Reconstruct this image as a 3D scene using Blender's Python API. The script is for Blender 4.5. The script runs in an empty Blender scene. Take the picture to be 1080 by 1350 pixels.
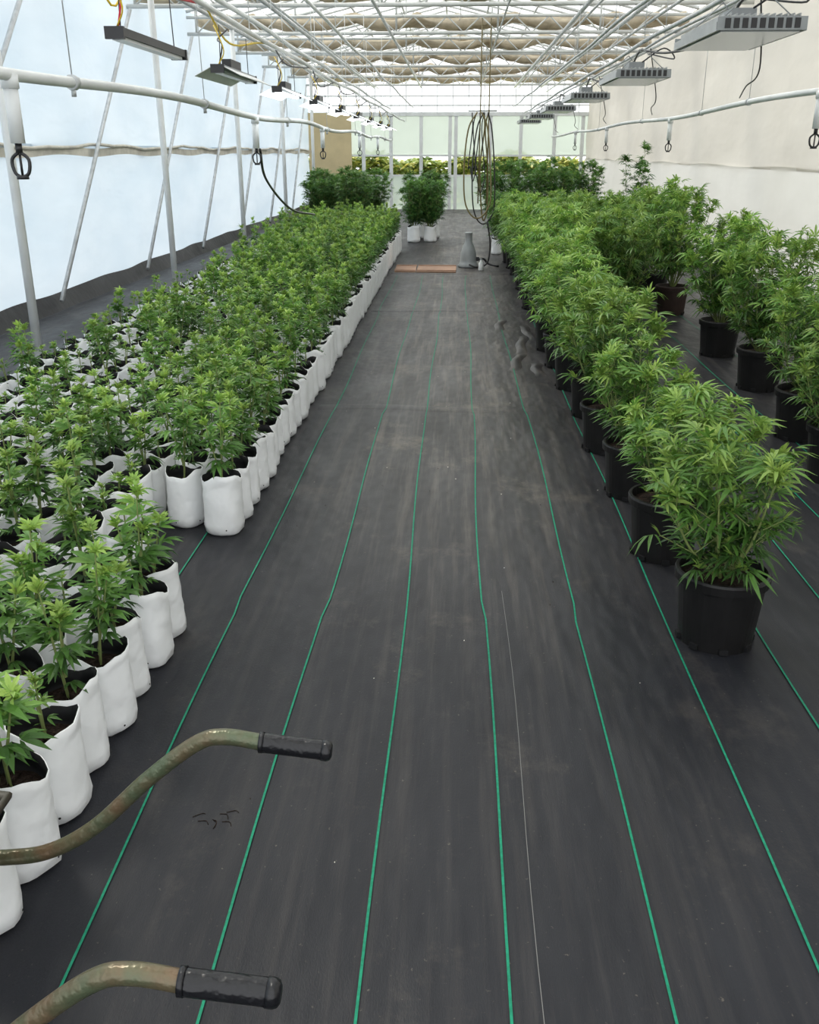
import bpy, math, random
from mathutils import Vector, Matrix
R = random.Random(7)
scene = bpy.context.scene

# ------------------------------------------------------------ materials
def nm(name):
    m = bpy.data.materials.new(name); m.use_nodes = True
    nt = m.node_tree
    return m, nt, nt.nodes, nt.links, nt.nodes["Principled BSDF"]

def basic(name, col, rough=0.5, metal=0.0, var=0.0, vscale=8.0, bump=0.0, bscale=30.0, emit=None, col2=None, bdist=.02, spec=.5):
    m, nt, N, L, b = nm(name)
    b.inputs["Base Color"].default_value = (*col, 1)
    b.inputs["Roughness"].default_value = rough
    b.inputs["Metallic"].default_value = metal
    b.inputs["Specular IOR Level"].default_value = spec
    tc = N.new("ShaderNodeTexCoord")
    if var > 0 or col2:
        n = N.new("ShaderNodeTexNoise"); n.inputs["Scale"].default_value = vscale
        n.inputs["Detail"].default_value = 5
        L.new(tc.outputs["Object"], n.inputs["Vector"])
        r = N.new("ShaderNodeValToRGB")
        r.color_ramp.elements[0].position = 0.35; r.color_ramp.elements[1].position = 0.65
        c2 = col2 if col2 else tuple(c*(1-var) for c in col)
        r.color_ramp.elements[0].color = (*c2, 1); r.color_ramp.elements[1].color = (*col, 1)
        L.new(n.outputs["Fac"], r.inputs["Fac"]); L.new(r.outputs["Color"], b.inputs["Base Color"])
    if bump > 0:
        n2 = N.new("ShaderNodeTexNoise"); n2.inputs["Scale"].default_value = bscale
        L.new(tc.outputs["Object"], n2.inputs["Vector"])
        bp = N.new("ShaderNodeBump"); bp.inputs["Strength"].default_value = bump
        bp.inputs["Distance"].default_value = bdist
        L.new(n2.outputs["Fac"], bp.inputs["Height"]); L.new(bp.outputs["Normal"], b.inputs["Normal"])
    if emit:
        b.inputs["Emission Color"].default_value = (*emit[0], 1)
        b.inputs["Emission Strength"].default_value = emit[1]
    return m

def film(name, col, trans=0.4, transp=0.0, scale=1.5, bump=0.5, stretch=(1,1,1), col2=None):
    m, nt, N, L, b = nm(name)
    out = N["Material Output"]; N.remove(b)
    d = N.new("ShaderNodeBsdfDiffuse"); t = N.new("ShaderNodeBsdfTranslucent")
    tc = N.new("ShaderNodeTexCoord"); mp = N.new("ShaderNodeMapping")
    mp.inputs["Scale"].default_value = stretch
    L.new(tc.outputs["Object"], mp.inputs["Vector"])
    n = N.new("ShaderNodeTexNoise"); n.inputs["Scale"].default_value = scale; n.inputs["Detail"].default_value = 4
    L.new(mp.outputs["Vector"], n.inputs["Vector"])
    r = N.new("ShaderNodeValToRGB")
    r.color_ramp.elements[0].position = .3; r.color_ramp.elements[1].position = .7
    c2 = col2 or tuple(c*.88 for c in col)
    r.color_ramp.elements[0].color = (*c2, 1); r.color_ramp.elements[1].color = (*col, 1)
    L.new(n.outputs["Fac"], r.inputs["Fac"])
    L.new(r.outputs["Color"], d.inputs["Color"]); L.new(r.outputs["Color"], t.inputs["Color"])
    bp = N.new("ShaderNodeBump"); bp.inputs["Strength"].default_value = bump; bp.inputs["Distance"].default_value = .12
    L.new(n.outputs["Fac"], bp.inputs["Height"]); L.new(bp.outputs["Normal"], d.inputs["Normal"])
    mx = N.new("ShaderNodeMixShader"); mx.inputs[0].default_value = trans
    L.new(d.outputs[0], mx.inputs[1]); L.new(t.outputs[0], mx.inputs[2])
    g = N.new("ShaderNodeBsdfGlossy"); g.inputs["Roughness"].default_value = .35
    L.new(bp.outputs["Normal"], g.inputs["Normal"])
    mg = N.new("ShaderNodeMixShader"); mg.inputs[0].default_value = .05
    L.new(mx.outputs[0], mg.inputs[1]); L.new(g.outputs[0], mg.inputs[2])
    last = mg
    if transp > 0:
        tr = N.new("ShaderNodeBsdfTransparent"); m2 = N.new("ShaderNodeMixShader"); m2.inputs[0].default_value = transp
        L.new(mg.outputs[0], m2.inputs[1]); L.new(tr.outputs[0], m2.inputs[2]); last = m2
    L.new(last.outputs[0], out.inputs["Surface"])
    return m

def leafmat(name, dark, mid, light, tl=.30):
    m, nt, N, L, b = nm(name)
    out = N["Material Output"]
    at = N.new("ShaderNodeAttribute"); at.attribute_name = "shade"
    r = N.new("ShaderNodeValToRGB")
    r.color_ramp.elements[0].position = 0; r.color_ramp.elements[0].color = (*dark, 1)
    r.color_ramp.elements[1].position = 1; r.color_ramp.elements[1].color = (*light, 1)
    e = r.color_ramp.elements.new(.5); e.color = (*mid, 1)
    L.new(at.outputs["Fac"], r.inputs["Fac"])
    oi = N.new("ShaderNodeObjectInfo")
    mr = N.new("ShaderNodeMapRange"); mr.inputs["To Min"].default_value = .78; mr.inputs["To Max"].default_value = 1.2
    L.new(oi.outputs["Random"], mr.inputs["Value"])
    hs = N.new("ShaderNodeHueSaturation"); L.new(mr.outputs[0], hs.inputs["Value"]); L.new(r.outputs["Color"], hs.inputs["Color"])
    L.new(hs.outputs["Color"], b.inputs["Base Color"])
    b.inputs["Roughness"].default_value = .42
    b.inputs["Specular IOR Level"].default_value = .4
    t = N.new("ShaderNodeBsdfTranslucent"); L.new(hs.outputs["Color"], t.inputs["Color"])
    mx = N.new("ShaderNodeMixShader"); mx.inputs[0].default_value = tl
    L.new(b.outputs[0], mx.inputs[1]); L.new(t.outputs[0], mx.inputs[2]); L.new(mx.outputs[0], out.inputs["Surface"])
    return m

def floormat():
    m, nt, N, L, b = nm("woven_ground_cover")
    tc = N.new("ShaderNodeTexCoord")
    def noise(scale, st, det=6, rough=.6):
        mp = N.new("ShaderNodeMapping"); mp.inputs["Scale"].default_value = st
        L.new(tc.outputs["Object"], mp.inputs["Vector"])
        n = N.new("ShaderNodeTexNoise"); n.inputs["Scale"].default_value = scale
        n.inputs["Detail"].default_value = det; n.inputs["Roughness"].default_value = rough
        L.new(mp.outputs["Vector"], n.inputs["Vector"]); return n
    def ramp(n, a, bb, ca=(0,0,0,1), cb=(1,1,1,1)):
        r = N.new("ShaderNodeValToRGB"); r.color_ramp.elements[0].position = a; r.color_ramp.elements[1].position = bb
        r.color_ramp.elements[0].color = ca; r.color_ramp.elements[1].color = cb
        L.new(n.outputs["Fac"], r.inputs["Fac"]); return r
    def math_(op, a, bv):
        mu = N.new("ShaderNodeMath"); mu.operation = op
        if hasattr(a, "links"): L.new(a, mu.inputs[0])
        else: mu.inputs[0].default_value = a
        if hasattr(bv, "links"): L.new(bv, mu.inputs[1])
        else: mu.inputs[1].default_value = bv
        return mu.outputs[0]
    def mix(fac, a, bcol, amt=1.0):
        mx = N.new("ShaderNodeMix"); mx.data_type = 'RGBA'
        fac = math_('MULTIPLY', fac, amt)
        L.new(fac, mx.inputs[0]); L.new(a, mx.inputs[6]); mx.inputs[7].default_value = bcol
        return mx.outputs[2]
    sep = N.new("ShaderNodeSeparateXYZ"); L.new(tc.outputs["Object"], sep.inputs[0])
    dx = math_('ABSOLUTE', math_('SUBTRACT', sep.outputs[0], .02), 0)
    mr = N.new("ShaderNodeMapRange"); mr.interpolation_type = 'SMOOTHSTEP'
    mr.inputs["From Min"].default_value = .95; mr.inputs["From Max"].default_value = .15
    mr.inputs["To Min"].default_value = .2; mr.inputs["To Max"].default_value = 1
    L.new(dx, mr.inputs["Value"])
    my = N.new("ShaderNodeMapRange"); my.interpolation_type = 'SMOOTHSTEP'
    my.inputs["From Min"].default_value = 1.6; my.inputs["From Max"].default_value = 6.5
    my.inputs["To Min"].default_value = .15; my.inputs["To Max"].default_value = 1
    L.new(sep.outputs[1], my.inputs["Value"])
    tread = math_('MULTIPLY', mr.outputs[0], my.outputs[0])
    base = ramp(noise(2.0, (1.5, .5, 1)), .3, .7, (.0098, .0108, .0148, 1), (.0160, .0172, .0220, 1))
    c = base.outputs["Color"]
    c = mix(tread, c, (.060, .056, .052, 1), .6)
    st = ramp(noise(8, (2.4, .10, 1), 8, .7), .48, .74)
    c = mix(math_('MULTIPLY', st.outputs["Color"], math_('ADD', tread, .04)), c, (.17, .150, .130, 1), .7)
    du = ramp(noise(1.7, (1, .75, 1), 12, .8), .54, .70)
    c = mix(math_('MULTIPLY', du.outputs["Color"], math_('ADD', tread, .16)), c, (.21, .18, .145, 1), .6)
    sp = ramp(noise(70, (1, 1, 1), 3, .6), .67, .75)
    c = mix(sp.outputs["Color"], c, (.15, .13, .11, 1), .55)
    L.new(c, b.inputs["Base Color"])
    rr = ramp(noise(3, (1.5, .4, 1)), .3, .7, (.38, .38, .38, 1), (.54, .54, .54, 1))
    L.new(rr.outputs["Color"], b.inputs["Roughness"])
    b.inputs["Specular IOR Level"].default_value = .20
    wv = noise(260, (1, .35, 1), 2); lo = noise(3.5, (1, .35, 1), 3)
    b1 = N.new("ShaderNodeBump"); b1.inputs["Strength"].default_value = .25; b1.inputs["Distance"].default_value = .003
    L.new(wv.outputs["Fac"], b1.inputs["Height"])
    b2 = N.new("ShaderNodeBump"); b2.inputs["Strength"].default_value = .45; b2.inputs["Distance"].default_value = .06
    L.new(lo.outputs["Fac"], b2.inputs["Height"]); L.new(b1.outputs["Normal"], b2.inputs["Normal"])
    L.new(b2.outputs["Normal"], b.inputs["Normal"])
    return m

M_floor = floormat()
M_green = basic("green_stripe_thread", (.010, .23, .13), .6, var=.3, vscale=90, spec=.2)
M_thin = basic("pale_thread", (.16, .16, .155), .7)
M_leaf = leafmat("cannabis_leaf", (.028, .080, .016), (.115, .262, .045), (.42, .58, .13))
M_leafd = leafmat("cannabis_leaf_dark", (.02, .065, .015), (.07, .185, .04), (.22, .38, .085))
M_stem = basic("green_stem", (.20, .25, .08), .6)
M_bag = basic("white_poly_bag", (.86, .87, .88), .42, var=.05, vscale=6, bump=.5, bscale=12, bdist=.025)
M_bagin = basic("bag_inner_black", (.010, .010, .011), .6, spec=.2)
M_soil = basic("potting_soil", (.035, .022, .016), .95, col2=(.012, .008, .006), vscale=60, bump=.8, bscale=80, spec=.2)
M_pot = basic("black_nursery_plastic", (.012, .0115, .012), .42, var=.3, vscale=10, spec=.28)
M_potb = basic("brown_nursery_plastic", (.035, .021, .017), .5, var=.3, vscale=10, spec=.3)
M_white = basic("white_painted_pipe", (.76, .78, .78), .4, var=.12, vscale=5)
M_truss = basic("roof_steel_painted", (.58, .59, .57), .45, var=.25, vscale=3)
M_galv = basic("galvanised_steel", (.58, .60, .61), .4, metal=.35, var=.25, vscale=12)
M_black = basic("black_rubber", (.015, .015, .017), .4)
M_grip = basic("black_vinyl_grip", (.008, .008, .010), .28, bump=.3, bscale=50, spec=.4)
M_handle = basic("worn_green_paint_tube", (.085, .105, .06), .30, metal=.35, col2=(.14, .095, .055), vscale=16, bump=.2, bscale=60)
M_tray = basic("wheelbarrow_tray_paint", (.03, .04, .028), .5, col2=(.05, .04, .028), vscale=9)
M_alu = basic("fixture_aluminium", (.42, .44, .45), .35, metal=.5, var=.15, vscale=8)
M_led = basic("led_strip_lit", (.9, .95, 1), .3, emit=((.92, .97, 1), 9))
M_hood = basic("lit_reflector_white", (.9, .93, .95), .3, emit=((.92, .97, 1), 1.1))
M_ledoff = basic("led_strip_unlit", (.75, .78, .8), .25)
M_lens = basic("fixture_lens", (.30, .32, .32), .2, metal=.3)
M_filmL = film("wall_film_bluewhite", (.575, .640, .690), .45, scale=.9, bump=.7, stretch=(1, .5, 1.5), col2=(.47, .555, .625))
M_filmR = film("wall_film_cream", (.595, .565, .50), .4, scale=.9, bump=.7, stretch=(1, .5, 1.2), col2=(.52, .49, .43))
M_filmR2 = film("wall_film_lower", (.655, .64, .59), .4, scale=.7, bump=.7, stretch=(1, .5, 1.2), col2=(.58, .565, .51))
M_roof = film("roof_poly_film", (.84, .87, .84), .65, transp=.45, scale=2)
M_curt = film("shade_curtain_beige", (.66, .57, .43), .35, scale=6, bump=.3, col2=(.42, .36, .26))
M_curb = basic("black_film_skirt", (.012, .012, .014), .5, bump=.6, bscale=6, spec=.3)
M_wood = basic("weathered_batten", (.70, .66, .58), .8, var=.25, vscale=6)
M_board = basic("tan_plywood", (.36, .22, .15), .8, var=.25, vscale=8)
M_hoseA = basic("hose_olive", (.16, .13, .05), .5)
M_hoseB = basic("hose_black", (.02, .02, .02), .5)
M_red = basic("red_wire", (.6, .02, .04), .5)
M_yel = basic("yellow_wire", (.7, .5, .03), .5)
M_glaz = film("end_glazing", (.50, .58, .51), .6, transp=.10, scale=.8, bump=.2)
M_glazlow = film("end_glazing_low", (.56, .64, .63), .5, transp=.12, scale=.8, bump=.2)
M_tan = basic("tan_end_panel", (.62, .50, .29), .7, var=.15, vscale=2)
M_grass = basic("outside_grass", (.22, .30, .08), .9, col2=(.35, .33, .12), vscale=3)
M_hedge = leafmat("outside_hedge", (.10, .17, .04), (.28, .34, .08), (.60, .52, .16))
M_plast = basic("grey_plastic", (.30, .32, .33), .45, var=.15)
M_tyre = basic("tyre_rubber", (.02, .02, .02), .7)

# ------------------------------------------------------------ mesh builder
def spline(pts, n=6):
    P = [Vector(p) for p in pts]
    if len(P) < 3: return P
    Q = [P[0]*2-P[1]] + P + [P[-1]*2-P[-2]]
    out = []
    for i in range(1, len(Q)-2):
        a, b, c, d = Q[i-1], Q[i], Q[i+1], Q[i+2]
        for k in range(n):
            t = k/n
            out.append(.5*((2*b)+(c-a)*t+(2*a-5*b+4*c-d)*t*t+(3*b-a-3*c+d)*t**3))
    out.append(P[-1]); return out

class MB:
    def __init__(s): s.v=[]; s.f=[]; s.m=[]; s.sh=[]; s.sm=[]
    def face(s, idx, m, sh=.5, smooth=False):
        s.f.append(idx); s.m.append(m); s.sh.append(sh); s.sm.append(smooth)
    def tube(s, pts, r, n=8, m=0, cap=True, sh=.5):
        P = [Vector(p) for p in pts]
        up = Vector((0, 0, 1)); prev = None; base = len(s.v); k = len(P)
        for i, p in enumerate(P):
            t = (P[min(i+1, k-1)]-P[max(i-1, 0)]).normalized()
            if prev is None:
                a = t.cross(up) if abs(t.z) < .95 else t.cross(Vector((1, 0, 0)))
            else:
                a = prev - t*prev.dot(t)
            a.normalize(); prev = a; b = t.cross(a)
            rr = r[i] if isinstance(r, (list, tuple)) else r
            for j in range(n):
                an = 2*math.pi*j/n
                s.v.append(p+a*(rr*math.cos(an))+b*(rr*math.sin(an)))
        for i in range(k-1):
            for j in range(n):
                j2 = (j+1) % n
                s.face((base+i*n+j, base+i*n+j2, base+(i+1)*n+j2, base+(i+1)*n+j), m, sh, True)
        if cap:
            s.face(tuple(base+j for j in range(n-1, -1, -1)), m, sh)
            s.face(tuple(base+(k-1)*n+j for j in range(n)), m, sh)
    def box(s, c, d, m=0, rot=None):
        c = Vector(c); b = len(s.v)
        for x in (-.5, .5):
            for y in (-.5, .5):
                for z in (-.5, .5):
                    q = Vector((x*d[0], y*d[1], z*d[2]))
                    if rot: q = rot @ q
                    s.v.append(c+q)
        for f in ((0,1,3,2),(4,6,7,5),(0,4,5,1),(2,3,7,6),(0,2,6,4),(1,5,7,3)):
            s.face(tuple(b+i for i in f), m)
    def lathe(s, prof, n=24, c=(0,0,0), m=0, fn=None, mats=None, smooth=True):
        base = len(s.v); c = Vector(c)
        for i, (r, z) in enumerate(prof):
            for j in range(n):
                a = 2*math.pi*j/n
                q = Vector((r*math.cos(a), r*math.sin(a), z))
                if fn: q = fn(q, a, i)
                s.v.append(c+q)
        for i in range(len(prof)-1):
            for j in range(n):
                j2 = (j+1) % n
                s.face((base+i*n+j, base+i*n+j2, base+(i+1)*n+j2, base+(i+1)*n+j), mats[i] if mats else m, .5, smooth)
        return base
    def grid(s, fn, nu, nv, m=0, smooth=True):
        b = len(s.v)
        for i in range(nu+1):
            for j in range(nv+1): s.v.append(Vector(fn(i/nu, j/nv)))
        for i in range(nu):
            for j in range(nv):
                a = b+i*(nv+1)+j
                s.face((a, a+nv+1, a+nv+2, a+1), m, .5, smooth)
    def mesh(s, name, mats):
        me = bpy.data.meshes.new(name)
        me.from_pydata([tuple(v) for v in s.v], [], s.f)
        for m in mats: me.materials.append(m)
        me.polygons.foreach_set("material_index", s.m)
        me.polygons.foreach_set("use_smooth", s.sm)
        at = me.attributes.new("shade", 'FLOAT', 'FACE'); at.data.foreach_set("value", s.sh)
        me.update(); return me
    def obj(s, name, mats, parent=None, loc=(0,0,0)):
        return mkobj(name, s.mesh(name, mats), parent, loc)

def mkobj(name, me, parent=None, loc=(0,0,0), rz=0, sc=(1,1,1)):
    o = bpy.data.objects.new(name, me); scene.collection.objects.link(o)
    o.location = loc; o.rotation_euler = (0, 0, rz); o.scale = sc
    if parent: o.parent = parent
    return o
def empty(name, loc=(0,0,0)):
    o = bpy.data.objects.new(name, None); o.empty_display_size = .1
    scene.collection.objects.link(o); o.location = loc; return o

# ------------------------------------------------------------ foliage
FAN = {3: ((0,1),(36,.75),(-36,.75)), 5: ((0,1),(30,.86),(-30,.86),(66,.55),(-66,.55)),
       7: ((0,1),(24,.92),(-24,.92),(52,.74),(-52,.74),(88,.45),(-88,.45))}
def leaf(mb, pos, d, L, n=5, droop=.25, sh=.5, wr=.1, m=0):
    d = d.normalized()
    s_ = d.cross(Vector((0,0,1)))
    if s_.length < .05: s_ = Vector((1,0,0))
    s_.normalize(); roll = R.uniform(-.5, .5)
    s_ = Matrix.Rotation(roll, 3, d) @ s_
    nrm = s_.cross(d)
    for ang, k in FAN[n]:
        a = math.radians(ang+R.uniform(-5, 5)); l = L*k*R.uniform(.9, 1.1); w = l*wr
        e = d*math.cos(a)+s_*math.sin(a); sd = nrm.cross(e)
        b = len(mb.v)
        def P(t, o, up): return pos + e*(l*t) + sd*(o*w) + nrm*(up*w) - nrm*(droop*l*t*t) - Vector((0,0,droop*.5*l*t*t))
        mb.v += [P(.02,0,0), P(.32,-.85,.35), P(.66,-.85,.3), P(1,0,0), P(.66,.85,.3), P(.32,.85,.35), P(.32,0,0), P(.66,0,0)]
        q = min(1, max(0, sh+R.uniform(-.12, .12)))
        for f in ((0,6,1),(1,6,7,2),(2,7,3),(0,5,6),(6,5,4,7),(7,4,3)):
            mb.face(tuple(b+i for i in f), m, q)

def rdir(el0, el1, az=None):
    az = R.uniform(0, 2*math.pi) if az is None else az
    el = math.radians(R.uniform(el0, el1))
    return Vector((math.cos(az)*math.cos(el), math.sin(az)*math.cos(el), math.sin(el)))

def small_plant(mb, z0, h, ml=0, ms=1, lush=1.0, ls=1.0, nside=(1,1,2,2)):
    """upright young plant in a grow bag"""
    stems = [(Vector((0,0,0)), Vector((R.uniform(-.10,.10), R.uniform(-.10,.10), 1)), h)]
    for k in range(R.choice(nside)):
        a = R.uniform(0, 6.28)
        stems.append((Vector((0,0,h*R.uniform(.08,.25))), Vector((math.cos(a)*.22, math.sin(a)*.22, 1)), h*R.uniform(.45,.75)))
    for si, (o, d, ln) in enumerate(stems):
        d.normalize()
        pts = []
        for i in range(5):
            t = i/4
            pts.append(Vector((0,0,z0))+o+d*ln*t+Vector((0,0,.04*ln*t*t)))
        mb.tube(pts, [.0048*(1-.6*i/4) for i in range(5)], 5, ms, False)
        nn = max(4, int(ln/.042)); az = R.uniform(0, 3.14)
        for k in range(nn):
            t = .18+.82*k/(nn-1) if si == 0 else .28+.72*k/(nn-1)
            p = Vector((0,0,z0))+o+d*ln*t
            az += math.pi/2+R.uniform(-.35,.35)
            for side in (0, math.pi):
                if R.random() > .93*lush: continue
                a = az+side
                L = ls*(.040+.042*math.sin(math.pi*min(1, t*.95)))*R.uniform(.8,1.2)
                el = 8+45*t
                dd = rdir(el-18, el+20, a); pet = .010+.022*(1-t)
                q = p+dd*pet
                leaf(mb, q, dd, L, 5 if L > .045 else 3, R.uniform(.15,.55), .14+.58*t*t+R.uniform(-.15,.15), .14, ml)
                if t < .85 and R.random() < .40:
                    d2 = rdir(35, 70, a+R.uniform(-.6,.6)); q2 = p+d2*R.uniform(.02,.04)
                    leaf(mb, q2, d2, L*.6, 3, .2, .45+.3*t, .15, ml)
        tip = Vector((0,0,z0))+o+d*ln
        for k in range(7):
            leaf(mb, tip-Vector((0,0,.012*R.random())), rdir(35, 82), ls*R.uniform(.030,.056), 3, .15, R.uniform(.7,1), .16, ml)

def bush(mb, z0, H, Rad, nst=9, ml=0, ms=1, ls=1.0, dens=1.0):
    """bushy many-stemmed plant"""
    for si in range(nst):
        a = si*2.399+R.uniform(-.3,.3); rr = Rad*(.12+.70*math.sqrt((si+.5)/nst))
        top = H*(1-.33*(rr/Rad)**2)*R.uniform(.80,1.10)
        end = Vector((math.cos(a)*rr, math.sin(a)*rr, z0+top))
        mid = Vector((math.cos(a)*rr*.62, math.sin(a)*rr*.62, z0+top*.42))
        pts = spline([(math.cos(a)*.02, math.sin(a)*.02, z0), mid, end], 5)
        k = len(pts)
        mb.tube(pts, [.007*(1-.7*i/(k-1)) for i in range(k)], 5, ms, False)
        nn = max(5, int(top/.060)); az = R.uniform(0, 6)
        for j in range(nn):
            t = .16+.84*j/(nn-1); x = t*(k-1); i0 = min(int(x), k-2); p = pts[i0].lerp(pts[i0+1], x-i0)
            az += 2.2+R.uniform(-.5,.5)
            nb = 2 if R.random() < dens*.65 else 1
            for s in range(nb):
                aa = az+s*math.pi
                bl = (.05+.15*(1-t)**.6*(1 if t > .25 else .6))*R.uniform(.6,1.25)*Rad/.3*.9
                bd = rdir(15+25*t, 45+25*t, aa)
                e = p+bd*bl
                mb.tube([p, e], .0022, 4, ms, False)
                nl = R.choice((2,3,3,4)) if dens >= 1 else 3
                for q in range(nl):
                    u = (q+1)/nl; pp = p.lerp(e, u)
                    ld = (bd*.5+rdir(-15, 50)).normalized()
                    out = Vector((pp.x, pp.y, 0)).length/Rad
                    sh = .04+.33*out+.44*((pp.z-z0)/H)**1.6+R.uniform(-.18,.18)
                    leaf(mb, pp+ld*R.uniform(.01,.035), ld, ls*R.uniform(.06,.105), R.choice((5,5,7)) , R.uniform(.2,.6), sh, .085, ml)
                for q in range(2):
                    leaf(mb, e, (bd+Vector((0,0,.7))).normalized()+rdir(20,80)*.4, ls*R.uniform(.035,.06), 3, .15, .7+R.uniform(-.15,.25), .12, ml)
        for q in range(10):
            leaf(mb, end-Vector((0,0,.04*R.random())), rdir(25,85), ls*R.uniform(.05,.09), 5, .25, R.uniform(.65,1), .105, ml)

def grow_bag(mb, h=.26, r=.083, mo=0):
    ph = [R.uniform(0,6.28) for _ in range(6)]
    def fn(q, a, i):
        z = q.z; t = z/h
        sq = 1+.05*math.cos(4*a+ph[0])*(1-t*.6)
        wr = 1+.014*math.sin(7*a+ph[1]+5*t)+.012*math.sin(11*a+ph[2]-9*t)+.055*math.sin(2*a+ph[3])*t+.012*math.sin(5*a+ph[5]+18*t)
        f = sq*wr
        zz = q.z+((.014*math.sin(2*a+ph[4])+.006*math.sin(5*a+ph[1])) if t > .8 else 0)
        return Vector((q.x*f, q.y*f, zz))
    prof = [(.001,.002),(r*.80,.0),(r*.97,.012),(r*1.02,.045),(r*.99,.08),(r*1.0,.11),(r*.975,.14),(r*.985,.17),(r*.955,.20),(r*.965,.235),(r*.98,h),
            (r*.95,h+.001),(r*.91,.225),(r*.90,.205),(.001,.212)]
    mb.lathe(prof, 24, (0,0,0), 0, fn, [mo]*10+[mo, mo+1, mo+1, mo+2])
    for k in range(5):
        a = k*2*math.pi/5+ph[0]; q = Vector((math.cos(a), math.sin(a), 0))
        s_ = Vector((-q.y, q.x, 0)); c = q*(r*1.10)+Vector((0,0,.035))
        bb = len(mb.v)
        for j in range(6):
            an = j*math.pi/3
            mb.v.append(c+s_*(.0035*math.cos(an))+Vector((0,0,.0035*math.sin(an))))
        mb.face(tuple(bb+j for j in range(6)), mo+1)

BAGM = [M_leaf, M_stem, M_bag, M_bagin, M_soil]
tall, short = [], []
for i in range(10):
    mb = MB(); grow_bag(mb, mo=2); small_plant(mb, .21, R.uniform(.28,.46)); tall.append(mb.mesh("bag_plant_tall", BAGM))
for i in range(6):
    mb = MB(); grow_bag(mb, mo=2); small_plant(mb, .21, R.uniform(.06,.18), lush=.75, ls=.62, nside=(0,0,1)); short.append(mb.mesh("bag_plant_short", BAGM))

# ------------------------------------------------------------ camera
cam = bpy.data.cameras.new("camera"); co = bpy.data.objects.new("camera", cam); scene.collection.objects.link(co)
cam.sensor_fit = 'HORIZONTAL'; cam.sensor_width = 36; cam.lens = 1230/1080*36
co.location = (0, 0, 1.6); co.rotation_euler = (math.radians(90-21.1), 0, math.radians(2.74))
cam.clip_start = .05; cam.clip_end = 300
scene.camera = co

# ------------------------------------------------------------ room shell
XL, XR, YN, YF = -4.4, 3.75, -2.5, 29.3
mb = MB()
mb.grid(lambda u, v: (XL+(XR-XL)*u, YN+(YF-YN)*v, 0), 8, 40, 0)
floor = mb.obj("floor", [M_floor])

LX = [-2.31, -2.005, -1.70, -1.395, -1.09, -.785, -.475, -.172, .135, .468, .785, 1.1, 1.41, 1.72, 2.03, 2.34]
mb = MB()
for k, x0 in enumerate(LX):
    pts = []
    y = YN
    while y < 13.4:
        off = .008*math.sin(y*.9+k*1.7)+.005*math.sin(y*2.3+k)
        if y > 3.05: off += .012*math.sin(k*2.1+1)
        if y > 6.0: off += .014*math.sin(k*1.3)
        if y > 10.1: off += .015*math.cos(k*1.9)
        pts.append((x0+off+(.004*max(0, y-3) if x0 > 0 and x0 < .3 else 0), y)); y += .15
    b = len(mb.v)
    for (x, y) in pts: mb.v += [Vector((x-.0031, y, .0045)), Vector((x+.0031, y, .0045))]
    for i in range(len(pts)-1):
        mb.face((b+2*i, b+2*i+1, b+2*i+3, b+2*i+2), 0)
mb.obj("ground_cover_green_stripes", [M_green], floor)
mb = MB()
b = len(mb.v)
pts = [(.205+.006*math.sin(y*3), y) for y in [YN+.2*i for i in range(30)]]
for (x, y) in pts: mb.v += [Vector((x-.0008, y, .002)), Vector((x+.0008, y, .002))]
for i in range(len(pts)-1): mb.face((b+2*i, b+2*i+1, b+2*i+3, b+2*i+2), 0)
mb.obj("ground_cover_frayed_thread", [M_thin], floor)
mb = MB()
for ys, th in ((6.0, .004), (10.1, .006), (13.4, .010)):
    mb.grid(lambda u, v: (-.9+1.75*u, ys+.03*math.sin(u*9+ys)+.14*v, .0005+th*math.sin(math.pi*v)), 24, 6, 0)
# small puckers in the loose fabric beside the right-hand row
for (cx, cy, ln, an) in ((.60,8.3,.9,.10),(.70,8.9,.8,-.08),(.52,7.6,.7,.15),(.66,7.3,.5,.0),(.45,9.3,.7,.1)):
    mb.grid(lambda u, v: (cx+(v-.5)*.09+(u-.5)*ln*math.sin(an)+.012*math.sin(u*9), cy+(u-.5)*ln, .0005+.018*math.sin(math.pi*v)*math.sin(math.pi*u)), 14, 6, 0)
mb.obj("ground_cover_overlap_folds", [M_floor], floor)

def wobL(y, z): return .03*math.sin(y*1.3+z)+.02*math.sin(y*3.1-z*2)+.012*math.sin(y*7+z*5)
mb = MB()
mb.grid(lambda u, v: (XL+wobL(YN+(YF-YN)*u, 1.7*v)*.8, YN+(YF-YN)*u, 1.68*v), 200, 8, 0)
mb.grid(lambda u, v: (XL+.03+wobL(YN+(YF-YN)*u+3, 1.6+2.1*v)*.8, YN+(YF-YN)*u, 1.60+.02*math.sin(u*80)+2.15*v), 200, 8, 0)
wl = mb.obj("wall_left", [M_filmL])
mb = MB()
pp = [(XL+.11, y, 1.66+.02*math.sin(y*1.7)+.01*math.sin(y*5)) for y in [YN+.4*i for i in range(79)]]
mb.tube(pp, .020, 6, 0)
mb.grid(lambda u, v: (XL+.10+.01*math.sin(u*120), YN+(YF-YN)*u, 1.65-.09*v+.015*math.sin(u*95)), 160, 2, 1)
mb.obj("trim_wall_batten", [M_wood, M_wood], wl)
mb = MB()
mb.grid(lambda u, v: (XL+.06+.10*(1-v)+.012*math.sin(u*150), YN+(YF-YN)*u, .002+.17*v+.01*v*math.sin(u*90)), 200, 3, 0)
mb.obj("baseboard_left", [M_curb])
mb = MB()
mb.grid(lambda u, v: (XR-wobL(YN+(YF-YN)*u, 3*v)*.6, YN+(YF-YN)*u, 1.40+2.3*v), 160, 12, 0)
mb.grid(lambda u, v: (XR-.02-wobL(YN+(YF-YN)*u, 1.4*v)*.6, YN+(YF-YN)*u, 1.43*v+.012*v*math.sin(u*60)), 160, 6, 1)
mb.obj("wall_right", [M_filmR, M_filmR2])
mb = MB()
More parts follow.
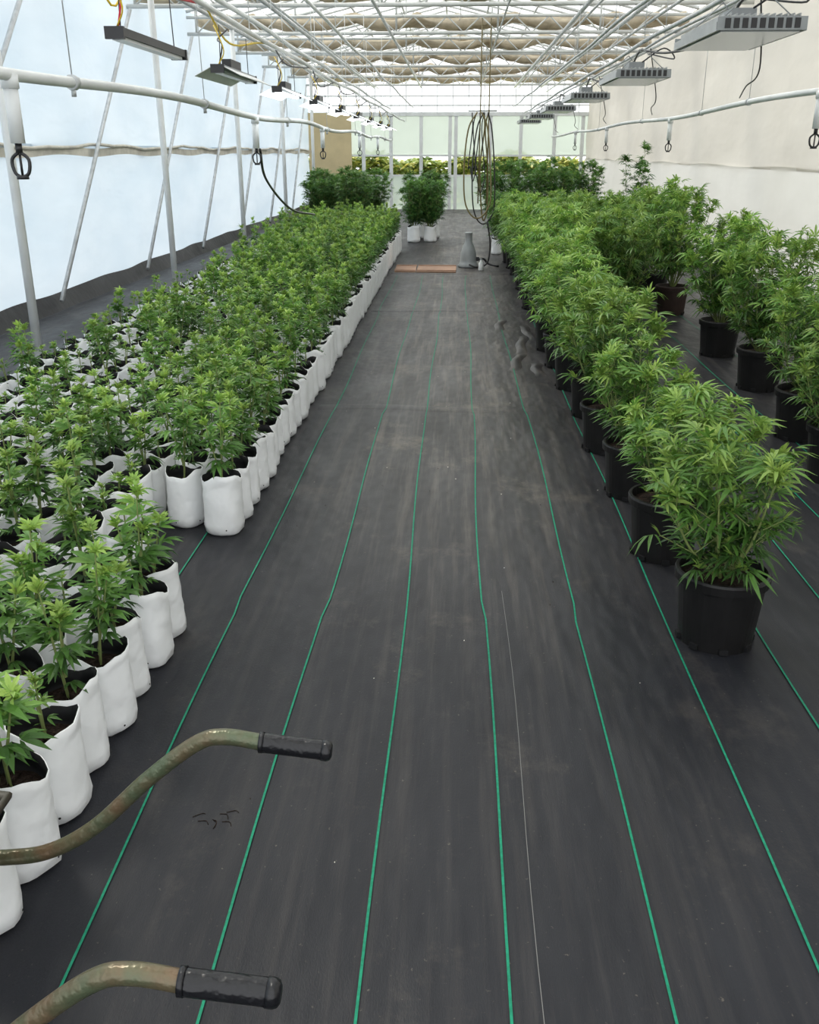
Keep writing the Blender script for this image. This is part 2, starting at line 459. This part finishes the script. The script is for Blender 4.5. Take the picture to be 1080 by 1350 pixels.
mb.grid(lambda u, v: (XR-.10-.08*(1-v), YN+(YF-YN)*u, .002+.13*v), 60, 2, 0)
mb.obj("baseboard_right", [M_curb])

mb = MB()
for i in range(9):
    y0 = 1.0+3.0*i
    mb.tube([(XL+.17, y0, .1), (XL+.17, y0+3.3, 3.3)], .025, 8, 0)
mb.obj("wall_diagonal_braces", [M_galv], wl)
for i in range(7):
    y = 3.45-4+4*i
    if y < 0: continue
    mb = MB(); mb.tube([(0, 0, 0), (0, 0, 3.30)], .036, 12, 0)
    mb.box((0, 0, .006), (.13, .13, .012), 0)
    mb.obj("support_post", [M_white], None, (-3.4, y, 0))

# far wall
mb = MB()
mb.grid(lambda u, v: (XL+(XR-XL)*u, YF, .0+.95*v), 10, 4, 1)
mb.grid(lambda u, v: (XL+(XR-XL)*u, YF, 1.50+1.10*v), 10, 4, 0)
for x in (-3.6, -2.75, -1.94, -1.06, -.22, -.05, .95, 1.83, 2.8, 3.6):
    mb.box((x, YF-.04, 1.3), (.10, .08, 2.6), 2)
mb.box(((XL+XR)/2, YF-.05, 2.62), (XR-XL, .12, .10), 2)
mb.box(((XL+XR)/2, YF-.05, .95), (XR-XL, .07, .05), 2)
mb.box(((XL+XR)/2, YF-.05, 1.50), (XR-XL, .07, .05), 2)
for z in (2.85, 3.1, 3.4, 3.75): mb.box(((XL+XR)/2, YF-.03, z), (XR-XL, .05, .04), 2)
for i in range(18): mb.box((XL+.2+.45*i, YF-.02, 3.2), (.025, .03, 1.2), 2)
mb.box((-3.72, YF-.1, 1.35), (1.25, .04, 2.6), 3)
mb.obj("wall_far", [M_glaz, M_glazlow, M_white, M_tan])
# outside
mb = MB(); mb.grid(lambda u, v: (-40+80*u, YF+.1+60*v, -.05), 10, 10, 0)
mb.obj("outside_ground", [M_grass])
mb = MB()
for i in range(7000):
    x = R.uniform(-9, 9); y = R.uniform(32.6, 34.2); z = R.uniform(0, 1)**.6*(1.42+.14*math.sin(x*1.3)+.09*math.sin(x*4))
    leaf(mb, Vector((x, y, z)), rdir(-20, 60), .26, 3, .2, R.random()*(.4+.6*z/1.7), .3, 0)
mb.obj("outside_hedge", [M_hedge])

# roof / ceiling
RX, RZ, EZ = -.3, 4.7, 3.75
mb = MB()
mb.grid(lambda u, v: (XL+(RX-XL)*u, YN+(YF-YN)*v, EZ+(RZ-EZ)*u), 4, 20, 0)
mb.grid(lambda u, v: (RX+(XR-RX)*u, YN+(YF-YN)*v, RZ+(EZ-RZ)*u), 4, 20, 0)
ceil = mb.obj("ceiling", [M_roof])
def rz(x): return EZ+(RZ-EZ)*((x-XL)/(RX-XL) if x < RX else (XR-x)/(XR-RX))
mb = MB()
TY = [1.2+3.1*i for i in range(10)]
for y in TY:
    mb.tube([(XL, y, 3.38), (XR, y, 3.38)], .028, 8, 0)
    mb.tube([(XL, y, 3.62), (XR, y, 3.62)], .024, 8, 0)
    mb.tube([(XL, y, EZ-.04), (RX, y, RZ-.05), (XR, y, EZ-.04)], .03, 8, 0)
    x = XL+.15; k = 0
    while x < XR-.5:
        mb.tube([(x, y, 3.38), (x+.27, y, 3.62)], .012, 6, 0); mb.tube([(x+.27, y, 3.62), (x+.54, y, 3.38)], .012, 6, 0)
        if k % 3 == 0: mb.tube([(x, y, 3.38), (x, y, rz(x)-.05)], .018, 6, 0)
        x += .54; k += 1
    for dy in (.78, 1.55, 2.32):
        mb.tube([(XL, y+dy, EZ-.02), (RX, y+dy, RZ-.03), (XR, y+dy, EZ-.02)], .020, 6, 0)
mb.obj("roof_truss_frames", [M_truss], ceil)
mb = MB()
for x in (-4.1, -3.2, -2.1, -1.2, -.3, .6, 1.5, 2.4, 3.3):
    mb.tube([(x, YN, rz(x)-.07), (x, YF, rz(x)-.07)], .022, 6, 0)
for x, z, r in ((-3.4,3.33,.03), (-2.42,3.33,.028), (-2.3,3.3,.014), (-1.07,3.33,.022), (.62,3.36,.014), (1.6,3.33,.028), (1.72,3.31,.014), (2.35,3.33,.030), (2.5,3.2,.018),(3.45,3.33,.03)):
    mb.tube([(x, YN, z), (x, YF, z)], r, 8, 1)
mb.obj("roof_purlin_pipes", [M_truss, M_galv], ceil)
mb = MB()
for k, y in enumerate(TY):
    for (dy, amp, z0) in ((.25, .12, 3.64), (.45, .08, 3.66)):
        ph = R.uniform(0, 6); per = 1.3
        def cf(u, v, y=y, dy=dy, amp=amp, z0=z0, ph=ph):
            x = XL+.1+(XR-XL-.2)*u; a = 2*math.pi*v
            sag = amp*abs(math.sin(math.pi*(x+ph+.2*math.sin(x*2+ph))/per))**.8
            rr = .055+.035*abs(math.sin(math.pi*(x+ph)/per))+.012*math.sin(x*9+ph)+.012*math.sin(5*a+x*3)
            return (x, y+dy+rr*1.3*math.cos(a), z0-sag+rr*math.sin(a))
        mb.grid(cf, 110, 10, 0)
mb.obj("folded_shade_curtains", [M_curt], ceil)
mb = MB()
for y in TY:
    for x in (-3.6,-3.0,-2.0,-.9,0,.9,1.9,2.9):
        mb.tube([(x, y-.02, 3.58), (x+.02, y+3.08, 3.58)], .005, 4, 0)
mb.obj("curtain_guide_wires", [M_galv], ceil)

# ------------------------------------------------------------ overhead irrigation lines
def sprinkler(mb, x, y, z, big=1.0):
    mb.tube([(x,y,z), (x,y,z-.05)], .034*big, 10, 0)
    mb.tube([(x,y,z-.04), (x,y,z-.25)], .028*big, 10, 0)
    mb.tube([(x,y,z-.25), (x,y,z-.285)], .014, 8, 1)
    mb.tube(spline([(x,y,z-.28), (x-.034,y,z-.31), (x-.028,y,z-.36), (x,y,z-.375), (x+.028,y,z-.36), (x+.034,y,z-.31), (x,y,z-.28)], 4), .007, 6, 1)
    mb.tube([(x,y,z-.29),(x,y,z-.37)], .005, 6, 1)
    mb.tube([(x,y,z-.37),(x,y,z-.385)], .024, 10, 1)
mb = MB()
xp, zp = -1.75, 1.90
mb.tube([(xp+.02*math.sin(y*.8), y, zp+.022*math.sin(y*1.15+.8)) for y in [-2+.3*i for i in range(95)]], .024, 10, 0)
for y in (-.7, 3.92, 8.6, 13.1, 17.7, 22.2):
    z = zp+.022*math.sin(y*1.15+.8); sprinkler(mb, xp+.02*math.sin(y*.8), y, z)
for y in (1.5, 4.6, 7.0, 10.2, 13.6, 17, 20.4, 24):
    z = zp+.022*math.sin(y*1.15+.8); x = xp+.02*math.sin(y*.8)
    mb.tube([(x,y-.02,z),(x,y+.02,z)], .033, 10, 2); mb.tube([(x,y,z+.03),(x-.02,y,3.30)], .003, 5, 2)
    mb.tube([(x,y,z-.02),(x,y,z-.06)], .012, 8, 2)
mb.obj("irrigation_pipe", [M_white, M_black, M_galv])
mb = MB()
xp, zp = 2.6, 2.0
mb.tube([(xp+.02*math.sin(y*.6), y, zp+.018*math.sin(y*.9)) for y in [-2+.3*i for i in range(100)]], .024, 10, 0)
for y in (2.3, 7.4, 12.6, 17.6, 22.5):
    sprinkler(mb, xp+.02*math.sin(y*.6), y, zp+.018*math.sin(y*.9))
for y in (5, 9.2, 11, 14.5, 18.6, 22):
    x = xp+.02*math.sin(y*.6); z = zp+.018*math.sin(y*.9)
    mb.tube([(x,y-.02,z),(x,y+.02,z)], .032, 10, 2); mb.tube([(x,y,z+.03),(x,y,3.15)], .003, 5, 2)
mb.obj("irrigation_pipe", [M_white, M_black, M_galv])

# ------------------------------------------------------------ lights hung on rails
mb = MB()
for (x, z, r) in ((-1.5, 2.40, .018), (-1.9, 2.72, .022), (-1.25, 2.75, .016)):
    mb.tube([(x+.01*math.sin(y), y, z+.01*math.sin(y*1.4)) for y in [-2+.5*i for i in range(62)]], r, 8, 0)
    for y in TY: mb.tube([(x, y, z), (x, y, 3.35)], .004, 5, 0)
railL = mb.obj("light_rail", [M_white])
mb = MB()
for (x, z, r) in ((1.85, 2.62, .020), (2.05, 2.66, .014), (1.55, 2.78, .016)):
    mb.tube([(x+.01*math.sin(y), y, z+.01*math.sin(y*1.4)) for y in [-2+.5*i for i in range(62)]], r, 8, 0)
    for y in TY: mb.tube([(x, y, z), (x, y, 3.35)], .004, 5, 0)
railR = mb.obj("light_rail", [M_galv])

def led_bar(y, lit, hood):
    mb = MB()
    H = .5
    mb.box((0,0,.03), (.075, 2*H, .035), 0)
    mb.box((0,-H-.005,.025), (.085, .02, .05), 1); mb.box((0,H+.005,.025), (.085, .02, .05), 1)
    mb.box((0,0,.006), (.05, 2*H-.06, .014), 2)
    if hood:
        for s in (-1, 1):
            mb.box((s*.09,0,.012), (.13, 2*H, .004), 3, Matrix.Rotation(s*.45, 3, 'Y'))
        mb.box((0,-.1,.075), (.06,.3,.05), 1)
    for yy in (-.42, .42):
        mb.tube([(0,yy,.05),(0,yy*.95,.28)], .003, 5, 1)
    mb.tube(spline([(0,-.45,.05),(.03,-.47,.16),(-.02,-.37,.2),(.02,-.25,.27)],5), .005, 6, 4 if not hood else 1)
    mb.tube(spline([(0,-.47,.05),(.05,-.52,.12),(.02,-.54,.22),(-.02,-.45,.27)],5), .004, 6, 5)
    mb.obj("led_grow_light", [M_black if not hood else M_plast, M_black, M_led if lit else M_ledoff, M_hood if lit else M_white, M_red, M_yel], None, (-1.5, y, 2.06))
for y, lit, hood in ((4.98,False,False),(6.85,False,True),(8.9,True,True),(11.0,True,True),(13.2,True,True),(15.4,True,True),(17.6,True,True),(19.8,True,True),(22,True,True)):
    led_bar(y, lit, hood)
mb = MB()
for i in range(9):
    y = 4+2.2*i
    mb.tube(spline([(-1.52,y,2.42),(-1.54,y+.7,2.33-.05*(i%2)),(-1.5,y+1.5,2.36),(-1.52,y+2.2,2.42)],6), .007, 6, (1,2,0)[i] if i < 3 else 0)
mb.tube(spline([(-1.9,3.5,2.72),(-1.8,4.0,2.45),(-1.7,4.3,2.35),(-1.52,4.5,2.3)],6), .008, 6, 1)
mb.tube(spline([(-1.9,5.2,2.72),(-1.78,5.3,2.3),(-1.7,5.5,2.5),(-1.6,5.9,2.42)],6), .006, 6, 2)
mb.obj("power_cables", [M_black, M_red, M_yel], railL)
mb = MB()
mb.tube(spline([(-1.72,8.65,1.62),(-1.8,9.3,1.35),(-1.8,10.6,1.02),(-1.75,12,.88)],8), .012, 6, 0)
mb.obj("drooping_feed_hose", [M_black])

def panel_light(y):
    mb = MB()
    W, Ln = .52, 1.2
    mb.box((0,0,.05), (W, Ln, .035), 0)
    mb.box((0,0,.026), (W-.04, Ln-.04, .012), 1)
    for i in range(13):
        mb.box((-W/2+.03+i*(W-.06)/12, 0, .095), (.007, Ln-.02, .055), 0)
    for s in (-1,1):
        mb.box((0, s*(Ln/2+.006), .065), (W+.02, .014, .075), 2)
        for i in range(9): mb.box((-W/2+.05+i*(W-.1)/8, s*(Ln/2+.014), .066), (.034,.01,.055), 3)
        mb.box((s*(W/2+.008), 0, .05), (.014, Ln, .05), 0)
    mb.box((0,0,.16), (.16,.34,.09), 2)
    for sx in (-1,1):
        for sy in (-1,1): mb.tube([(sx*.2,sy*.5,.12),(0,sy*.4,.31)], .004, 5, 2)
    mb.tube(spline([(.05,-.2,.2),(.2,-.5,.3),(.35,-.3,.22),(.2,.3,.32)],6), .007, 6, 3)
    mb.obj("panel_grow_light", [M_alu, M_lens, M_plast, M_black], None, (1.85, y, 2.27))
for y in (3.0, 7.1, 11.0, 15.0, 19.0, 23.0, 26.5): panel_light(y)
mb = MB()
for i in range(6):
    y = 3+4*i
    mb.tube(spline([(1.9,y,2.6),(1.95,y+1.2,2.42),(1.92,y+2.6,2.45),(1.9,y+4,2.6)],8), .011, 6, 0)
    mb.tube(spline([(2.1,y+.5,2.66),(2.3,y+1.0,2.2),(2.35,y+1.5,2.1),(2.5,y+2.2,2.05)],8), .006, 6, 0)
mb.obj("power_cables", [M_black], railR)

# ------------------------------------------------------------ grow-bag block on the left
bed = empty("grow_bag_plant_bed", (0,0,0))
cnt = 0
for i in range(10):
    x = -1.02-.200*i
    for j in range(80):
        y = 1.562+.192*j+(.09 if i % 2 else 0)
        if x < -(0.78*y+.55): continue
        if i > 0 and y < 1.7 : continue
        if i == 0 and 2.95 < y < 3.78: continue
        if i == 1 and 3.20 < y < 3.85: continue
        xx = x+R.uniform(-.012,.012); yy = y+R.uniform(-.008,.008)
        pshort = (.18,.34,.38,.42,.45,.5,.55,.78,.9,.95)[i]
        if y > 8 and i < 7: pshort *= .65
        if i == 0 and 3.7 < y < 4.0: pshort = 0
        me = R.choice(short) if R.random() < pshort else R.choice(tall)
        s = R.uniform(.94, 1.04); sz = s*(1.0 if y < 5 else min(1.3, 1+(y-5)*.035))
        if i == 0 and y < 5.5 or (i==1 and y < 2.6):
            e = empty("potted_cannabis_seedling", (xx, yy, 0))
            mkobj("bag_and_plant", me, e, (0,0,0), R.uniform(0,6.28), (s,s,s))
        else:
            mkobj("bag_plant", me, bed, (xx,yy,0), R.uniform(0,6.28), (s,s,sz))
        cnt += 1
print("bags", cnt)

# ------------------------------------------------------------ black pots with bushes on the right
def pot_mesh(mat):
    mb = MB()
    n = 40; h = .27; rt = .150; rb = .122
    def fn(q, a, i):
        rib = 1+(.010 if (int(a/(2*math.pi)*20+.5) % 2 == 0 and 1 <= i <= 5) else 0)
        return Vector((q.x*rib, q.y*rib, q.z))
    prof = [(.001,.006),(rb,.0),(rb+.003,.02),(rb+.008,.07),(rb+.015,.15),(rt-.006,.222),(rt-.004,.232),(rt+.008,.234),(rt+.010,.262),(rt+.006,h),(rt-.004,h),(rt-.010,.235),(.001,.245)]
    mb.lathe(prof, n, (0,0,0), 0, fn, [0]*11+[1], smooth=False)
    for k in range(8):
        a = k*math.pi/4; mb.box((math.cos(a)*(rb+.006), math.sin(a)*(rb+.006), .014), (.012,.03,.02), 2, Matrix.Rotation(a,3,'Z'))
    return mb.mesh("nursery_pot", [mat, M_soil, M_bagin])
PB, PBr = pot_mesh(M_pot), pot_mesh(M_potb)
bA, bB, bD = [], [], []
for i in range(4):
    mb = MB(); bush(mb, .24, .53, .30, 9, ls=1.05); bA.append(mb.mesh("bush_foliage", [M_leaf, M_stem]))
for i in range(4):
    mb = MB(); bush(mb, .24, .80, .41, 12, ls=1.15); bB.append(mb.mesh("bush_foliage_large", [M_leaf, M_stem]))
for i in range(2):
    mb = MB(); bush(mb, .24, .95, .45, 15, ls=1.2); bD.append(mb.mesh("bush_foliage_dense", [M_leafd, M_stem]))
mb = MB(); bush(mb, .24, 1.55, .30, 4, ls=1.2, dens=.3); bW = mb.mesh("bush_foliage_wispy", [M_leafd, M_stem])
def potted(x, y, me, s=1, sz=1, pot=None, ps=1):
    e = empty("potted_cannabis_plant", (x, y, 0))
    mkobj("pot", pot or PB, e, (0,0,0), R.uniform(0,6), (ps,ps,ps))
    mkobj("foliage", me, e, (0,0,0), R.uniform(0,6), (s,s,sz))
row1 = [(.935,2.96,bA[0],1.0,.98),(.90,3.70,bA[1],.90,.92),(.90,4.45,bA[2],.92,.95),(.88,5.20,bA[3],1.08,1.1),(.90,5.95,bA[0],1.15,1.12),
        (.87,6.7,bB[0],.88,.88),(.86,7.42,bB[1],.92,.93),(.84,8.1,bB[2],.97,.98)]
for t in row1: potted(*t)
for k in range(9):
    potted(.90+R.uniform(-.04,.04), 8.85+.76*k, bB[k%4], .98, 1.0+R.uniform(-.10,.08))
for k in range(8):
    potted(1.56+R.uniform(-.06,.06), 8.9+.92*k, bB[(k+2)%4], .95, 1.02+R.uniform(-.12,.10))
for k, (x, y, s, sz) in enumerate(((2.0,4.72,.78,.80),(2.08,5.5,.85,.92),(2.2,6.75,.95,1.03),(2.22,7.95,.95,1.05),(2.28,10.1,1,1.2),(2.3,11.2,1,1.2),(2.3,12.3,1.05,1.1),(2.3,13.4,1,.98),(2.3,14.5,.95,.85),(2.4,15.9,.95,.85))):
    potted(x, y, bB[(k+1)%4], s, sz, PBr if k in (4,) else PB, 1.1)
for k, (x, y) in enumerate(((2.95,6.6),(3.0,10.6))):
    potted(x, y, bB[k], .85, .9, PB, 1.1)
potted(2.72, 15.2, bW, 1.1, 1.04)
for x, y in ((.85,19.5),(1.9,19.8),(2.6,20.6),(1.5,21.0)): potted(x, y, R.choice(bD), 1.15, 1.15)
for x, y in ((-2.1,20.6),(-2.9,20.9),(-2.5,21.8),(-3.0,22.4),(-1.9,22.3)): potted(x, y, R.choice(bD), 1.1, 1.0)
mb = MB(); grow_bag(mb, .28, .12, 2); bush(mb, .22, .85, .34, 10, ls=1.1); farbag = mb.mesh("bag_bush", [M_leafd, M_stem, M_bag, M_bagin, M_soil])
for x, y, s in ((-.80,18.4,1),(-.49,18.5,1),(-.72,19.3,1.1),(-.45,19.4,1.1)):
    e = empty("potted_cannabis_plant", (x,y,0)); mkobj("bag_and_plant", farbag, e, (0,0,0), R.uniform(0,6), (s,s,s*1.05))
for x, y in ((.72,17.2),(.68,16.2)):
    e = empty("potted_cannabis_plant", (x,y,0)); mkobj("bag_and_plant", farbag, e, (0,0,0), R.uniform(0,6), (.7,.7,.9))

# ------------------------------------------------------------ hanging hoses, pump, boards
mb = MB()
hy = 14.2
for k, (x0, x1, zb, m, r) in enumerate(((.10,.50,.70,0,.011),(.22,.56,.62,1,.010),(.26,.42,1.05,1,.008),(.33,.47,.66,0,.011),(.16,.30,1.2,1,.008))):
    yy = hy+.05*k
    mb.tube(spline([((x0+x1)/2-.03,yy,2.12),(x0+.05,yy,1.9),(x0,yy,1.4),(x0+.03,yy,zb+.2),((x0+x1)/2,yy,zb),(x1-.02,yy,zb+.2),(x1-.03,yy,1.4),(x1-.08,yy,1.9),((x0+x1)/2+.03,yy,2.12)],7), r, 7, m)
for x in (.31,.43): mb.tube([(x,hy+.1,.9),(x+.005,hy+.1,2.1),(x,hy+.1,3.3)], .010, 6, 0)
mb.tube([(.15,hy+.12,2.14),(.55,hy+.12,2.14)], .012, 8, 2)
mb.tube(spline([(.45,hy,.66),(.5,hy-.05,.35),(.46,hy-.1,.08),(.3,hy-.12,.03),(.2,hy-.1,.06)],7), .012, 7, 1)
mb.obj("hanging_hose_bundle", [M_hoseA, M_hoseB, M_galv])
mb = MB()
mb.lathe([(.001,0),(.15,0),(.155,.03),(.13,.06),(.12,.10),(.115,.2),(.085,.30),(.055,.36),(.05,.48),(.06,.49),(.05,.50),(.001,.50)], 24, (0,0,0), 0)
mb.tube(spline([(.1,0,.1),(.22,.02,.12),(.3,.02,.05),(.45,-.05,.02)],6), .016, 8, 1)
mb.box((.12,0,.12), (.08,.06,.06), 1)
mb.obj("sump_pump", [M_plast, M_black], None, (.19, 14.3, 0))
mb = MB(); mb.lathe([(.001,0),(.035,0),(.037,.01),(.037,.10),(.015,.13),(.015,.15),(.001,.15)], 16, (0,0,0), 0); mb.tube([(0,0,.15),(0,0,.165)], .018, 12, 1)
mb.obj("plastic_bottle", [M_white, M_plast], None, (.37, 13.9, 0))
for (x, w, r) in ((-.72,.30,.02),(-.27,.56,-.01)):
    mb = MB(); rot = Matrix.Rotation(r,3,'Z')
    mb.box((0,0,.012), (w,.75,.022), 0, rot)
    for s in (-1,1): mb.box((0,s*.3,.028), (w,.05,.012), 0, rot)
    mb.obj("plywood_board", [M_board], None, (x, 13.95, .001))

# ------------------------------------------------------------ wheelbarrow
wb = empty("wheelbarrow", (0,0,0))
prof = [(-.32,.605),(-.40,.617),(-.455,.600),(-.55,.520),(-.66,.410),(-.755,.348),(-.85,.326),(-1.05,.315),(-1.5,.28),(-1.95,.20)]
for nme, y0, sgn in (("handle_far", 1.405, -1), ("handle_near", .885, 1)):
    mb = MB()
    pts = [(x, y0+sgn*.10*max(0, (-x-1.0)), z) for x, z in prof]
    mb.tube(spline([(-.24, y0, .596)]+pts, 8), .0150, 14, 0)
    mb.tube(spline([(-.335,y0,.607),(-.30,y0,.603),(-.24,y0,.5965),(-.225,y0,.5945)],4), .0178, 16, 1)
    mb.tube([(-.338,y0,.6075),(-.330,y0,.607)], .0192, 16, 1)
    mb.tube([(-.226,y0,.5947),(-.216,y0,.5932),(-.210,y0,.5926),(-.207,y0,.5924)], [.0190,.0190,.0165,.011], 16, 1)
    mb.obj(nme, [M_handle, M_grip], wb)
mb = MB()
def tray(inset, zt, zb):
    top = [(-.845,.84),(-.845,1.44),(-1.85,1.40),(-1.85,.89)]
    bot = [(-1.12,.96),(-1.12,1.33),(-1.65,1.30),(-1.65,.99)]
    cx, cy = -1.38, 1.145
    b = len(mb.v)
    for k, (x,y) in enumerate(top): mb.v.append(Vector((cx+(x-cx)*(1-inset), cy+(y-cy)*(1-inset), zt if k < 2 else zt+.12)))
    for (x,y) in bot: mb.v.append(Vector((cx+(x-cx)*(1-inset), cy+(y-cy)*(1-inset), zb)))
    for i in range(4):
        j = (i+1)%4; mb.face((b+i,b+j,b+4+j,b+4+i), 0)
    mb.face((b+4,b+5,b+6,b+7), 0)
tray(0,.44,.345); tray(.012,.44,.35)
mb.tube([(-.845,.84,.44),(-.845,1.44,.44),(-1.85,1.40,.56),(-1.85,.89,.56),(-.845,.84,.44)], .012, 8, 0)
mb.obj("tray", [M_tray], wb)
mb = MB()
for y0 in (.89,1.40):
    mb.tube(spline([(-1.02,y0,.32),(-1.04,y0,.10),(-1.08,y0,.012),(-1.20,y0,.012),(-1.3,y0,.10),(-1.38,y0,.29)],5), .012, 8, 0)
mb.tube([(-1.045,.89,.10),(-1.045,1.40,.10)], .010, 8, 0)
mb.obj("legs", [M_handle], wb)
mb = MB()
cx, cz, rr = -1.98, .20, .155
ring = [(cx+rr*math.cos(a), 1.145, cz+rr*math.sin(a)) for a in [2*math.pi*i/32 for i in range(33)]]
mb.tube(ring, .045, 10, 0)
mb.tube([(cx,1.03,cz),(cx,1.26,cz)], .012, 8, 1)
mb.tube([(cx,1.11,cz),(cx,1.18,cz)], .10, 20, 1)
mb.obj("wheel", [M_tyre, M_handle], wb)

# small debris on the ground cover
mb = MB()
for i in range(50):
    x = R.uniform(-.85,.85); y = R.uniform(1.2,8); a = R.uniform(0,3.14); l = R.uniform(.0015,.0030)
    mb.box((x,y,.003), (l*R.uniform(1,2.0), l, .002), R.choice((0,0,1,2,2)), Matrix.Rotation(a,3,'Z'))
mb.obj("scattered_debris", [M_wood, M_white, M_soil])
mb = MB()
for i in range(7):
    x = -.60+R.uniform(-.04,.05); y = 1.93+R.uniform(-.025,.025)
    a = R.uniform(0,3.14); d = Vector((math.cos(a),math.sin(a),0))*.016; p = Vector((x,y,.0012))
    mb.tube(spline([p-d, p+Vector((.006,.008,0)), p+d],4), .0010, 5, 0)
mb.obj("dried_plant_scrap", [M_soil])

# ------------------------------------------------------------ light
w = bpy.data.worlds.new("overcast_sky"); scene.world = w; w.use_nodes = True
bg = w.node_tree.nodes["Background"]; bg.inputs[0].default_value = (.96, .98, 1.0, 1); bg.inputs[1].default_value = 2.1
s = bpy.data.lights.new("sun", 'SUN'); s.energy = 4.2; s.angle = math.radians(12); s.color = (1, .96, .87)
so = bpy.data.objects.new("sun", s); scene.collection.objects.link(so); so.rotation_euler = (math.radians(-25), math.radians(-28), 0)
scene.view_settings.view_transform = 'Standard'
scene.view_settings.exposure = 0.0
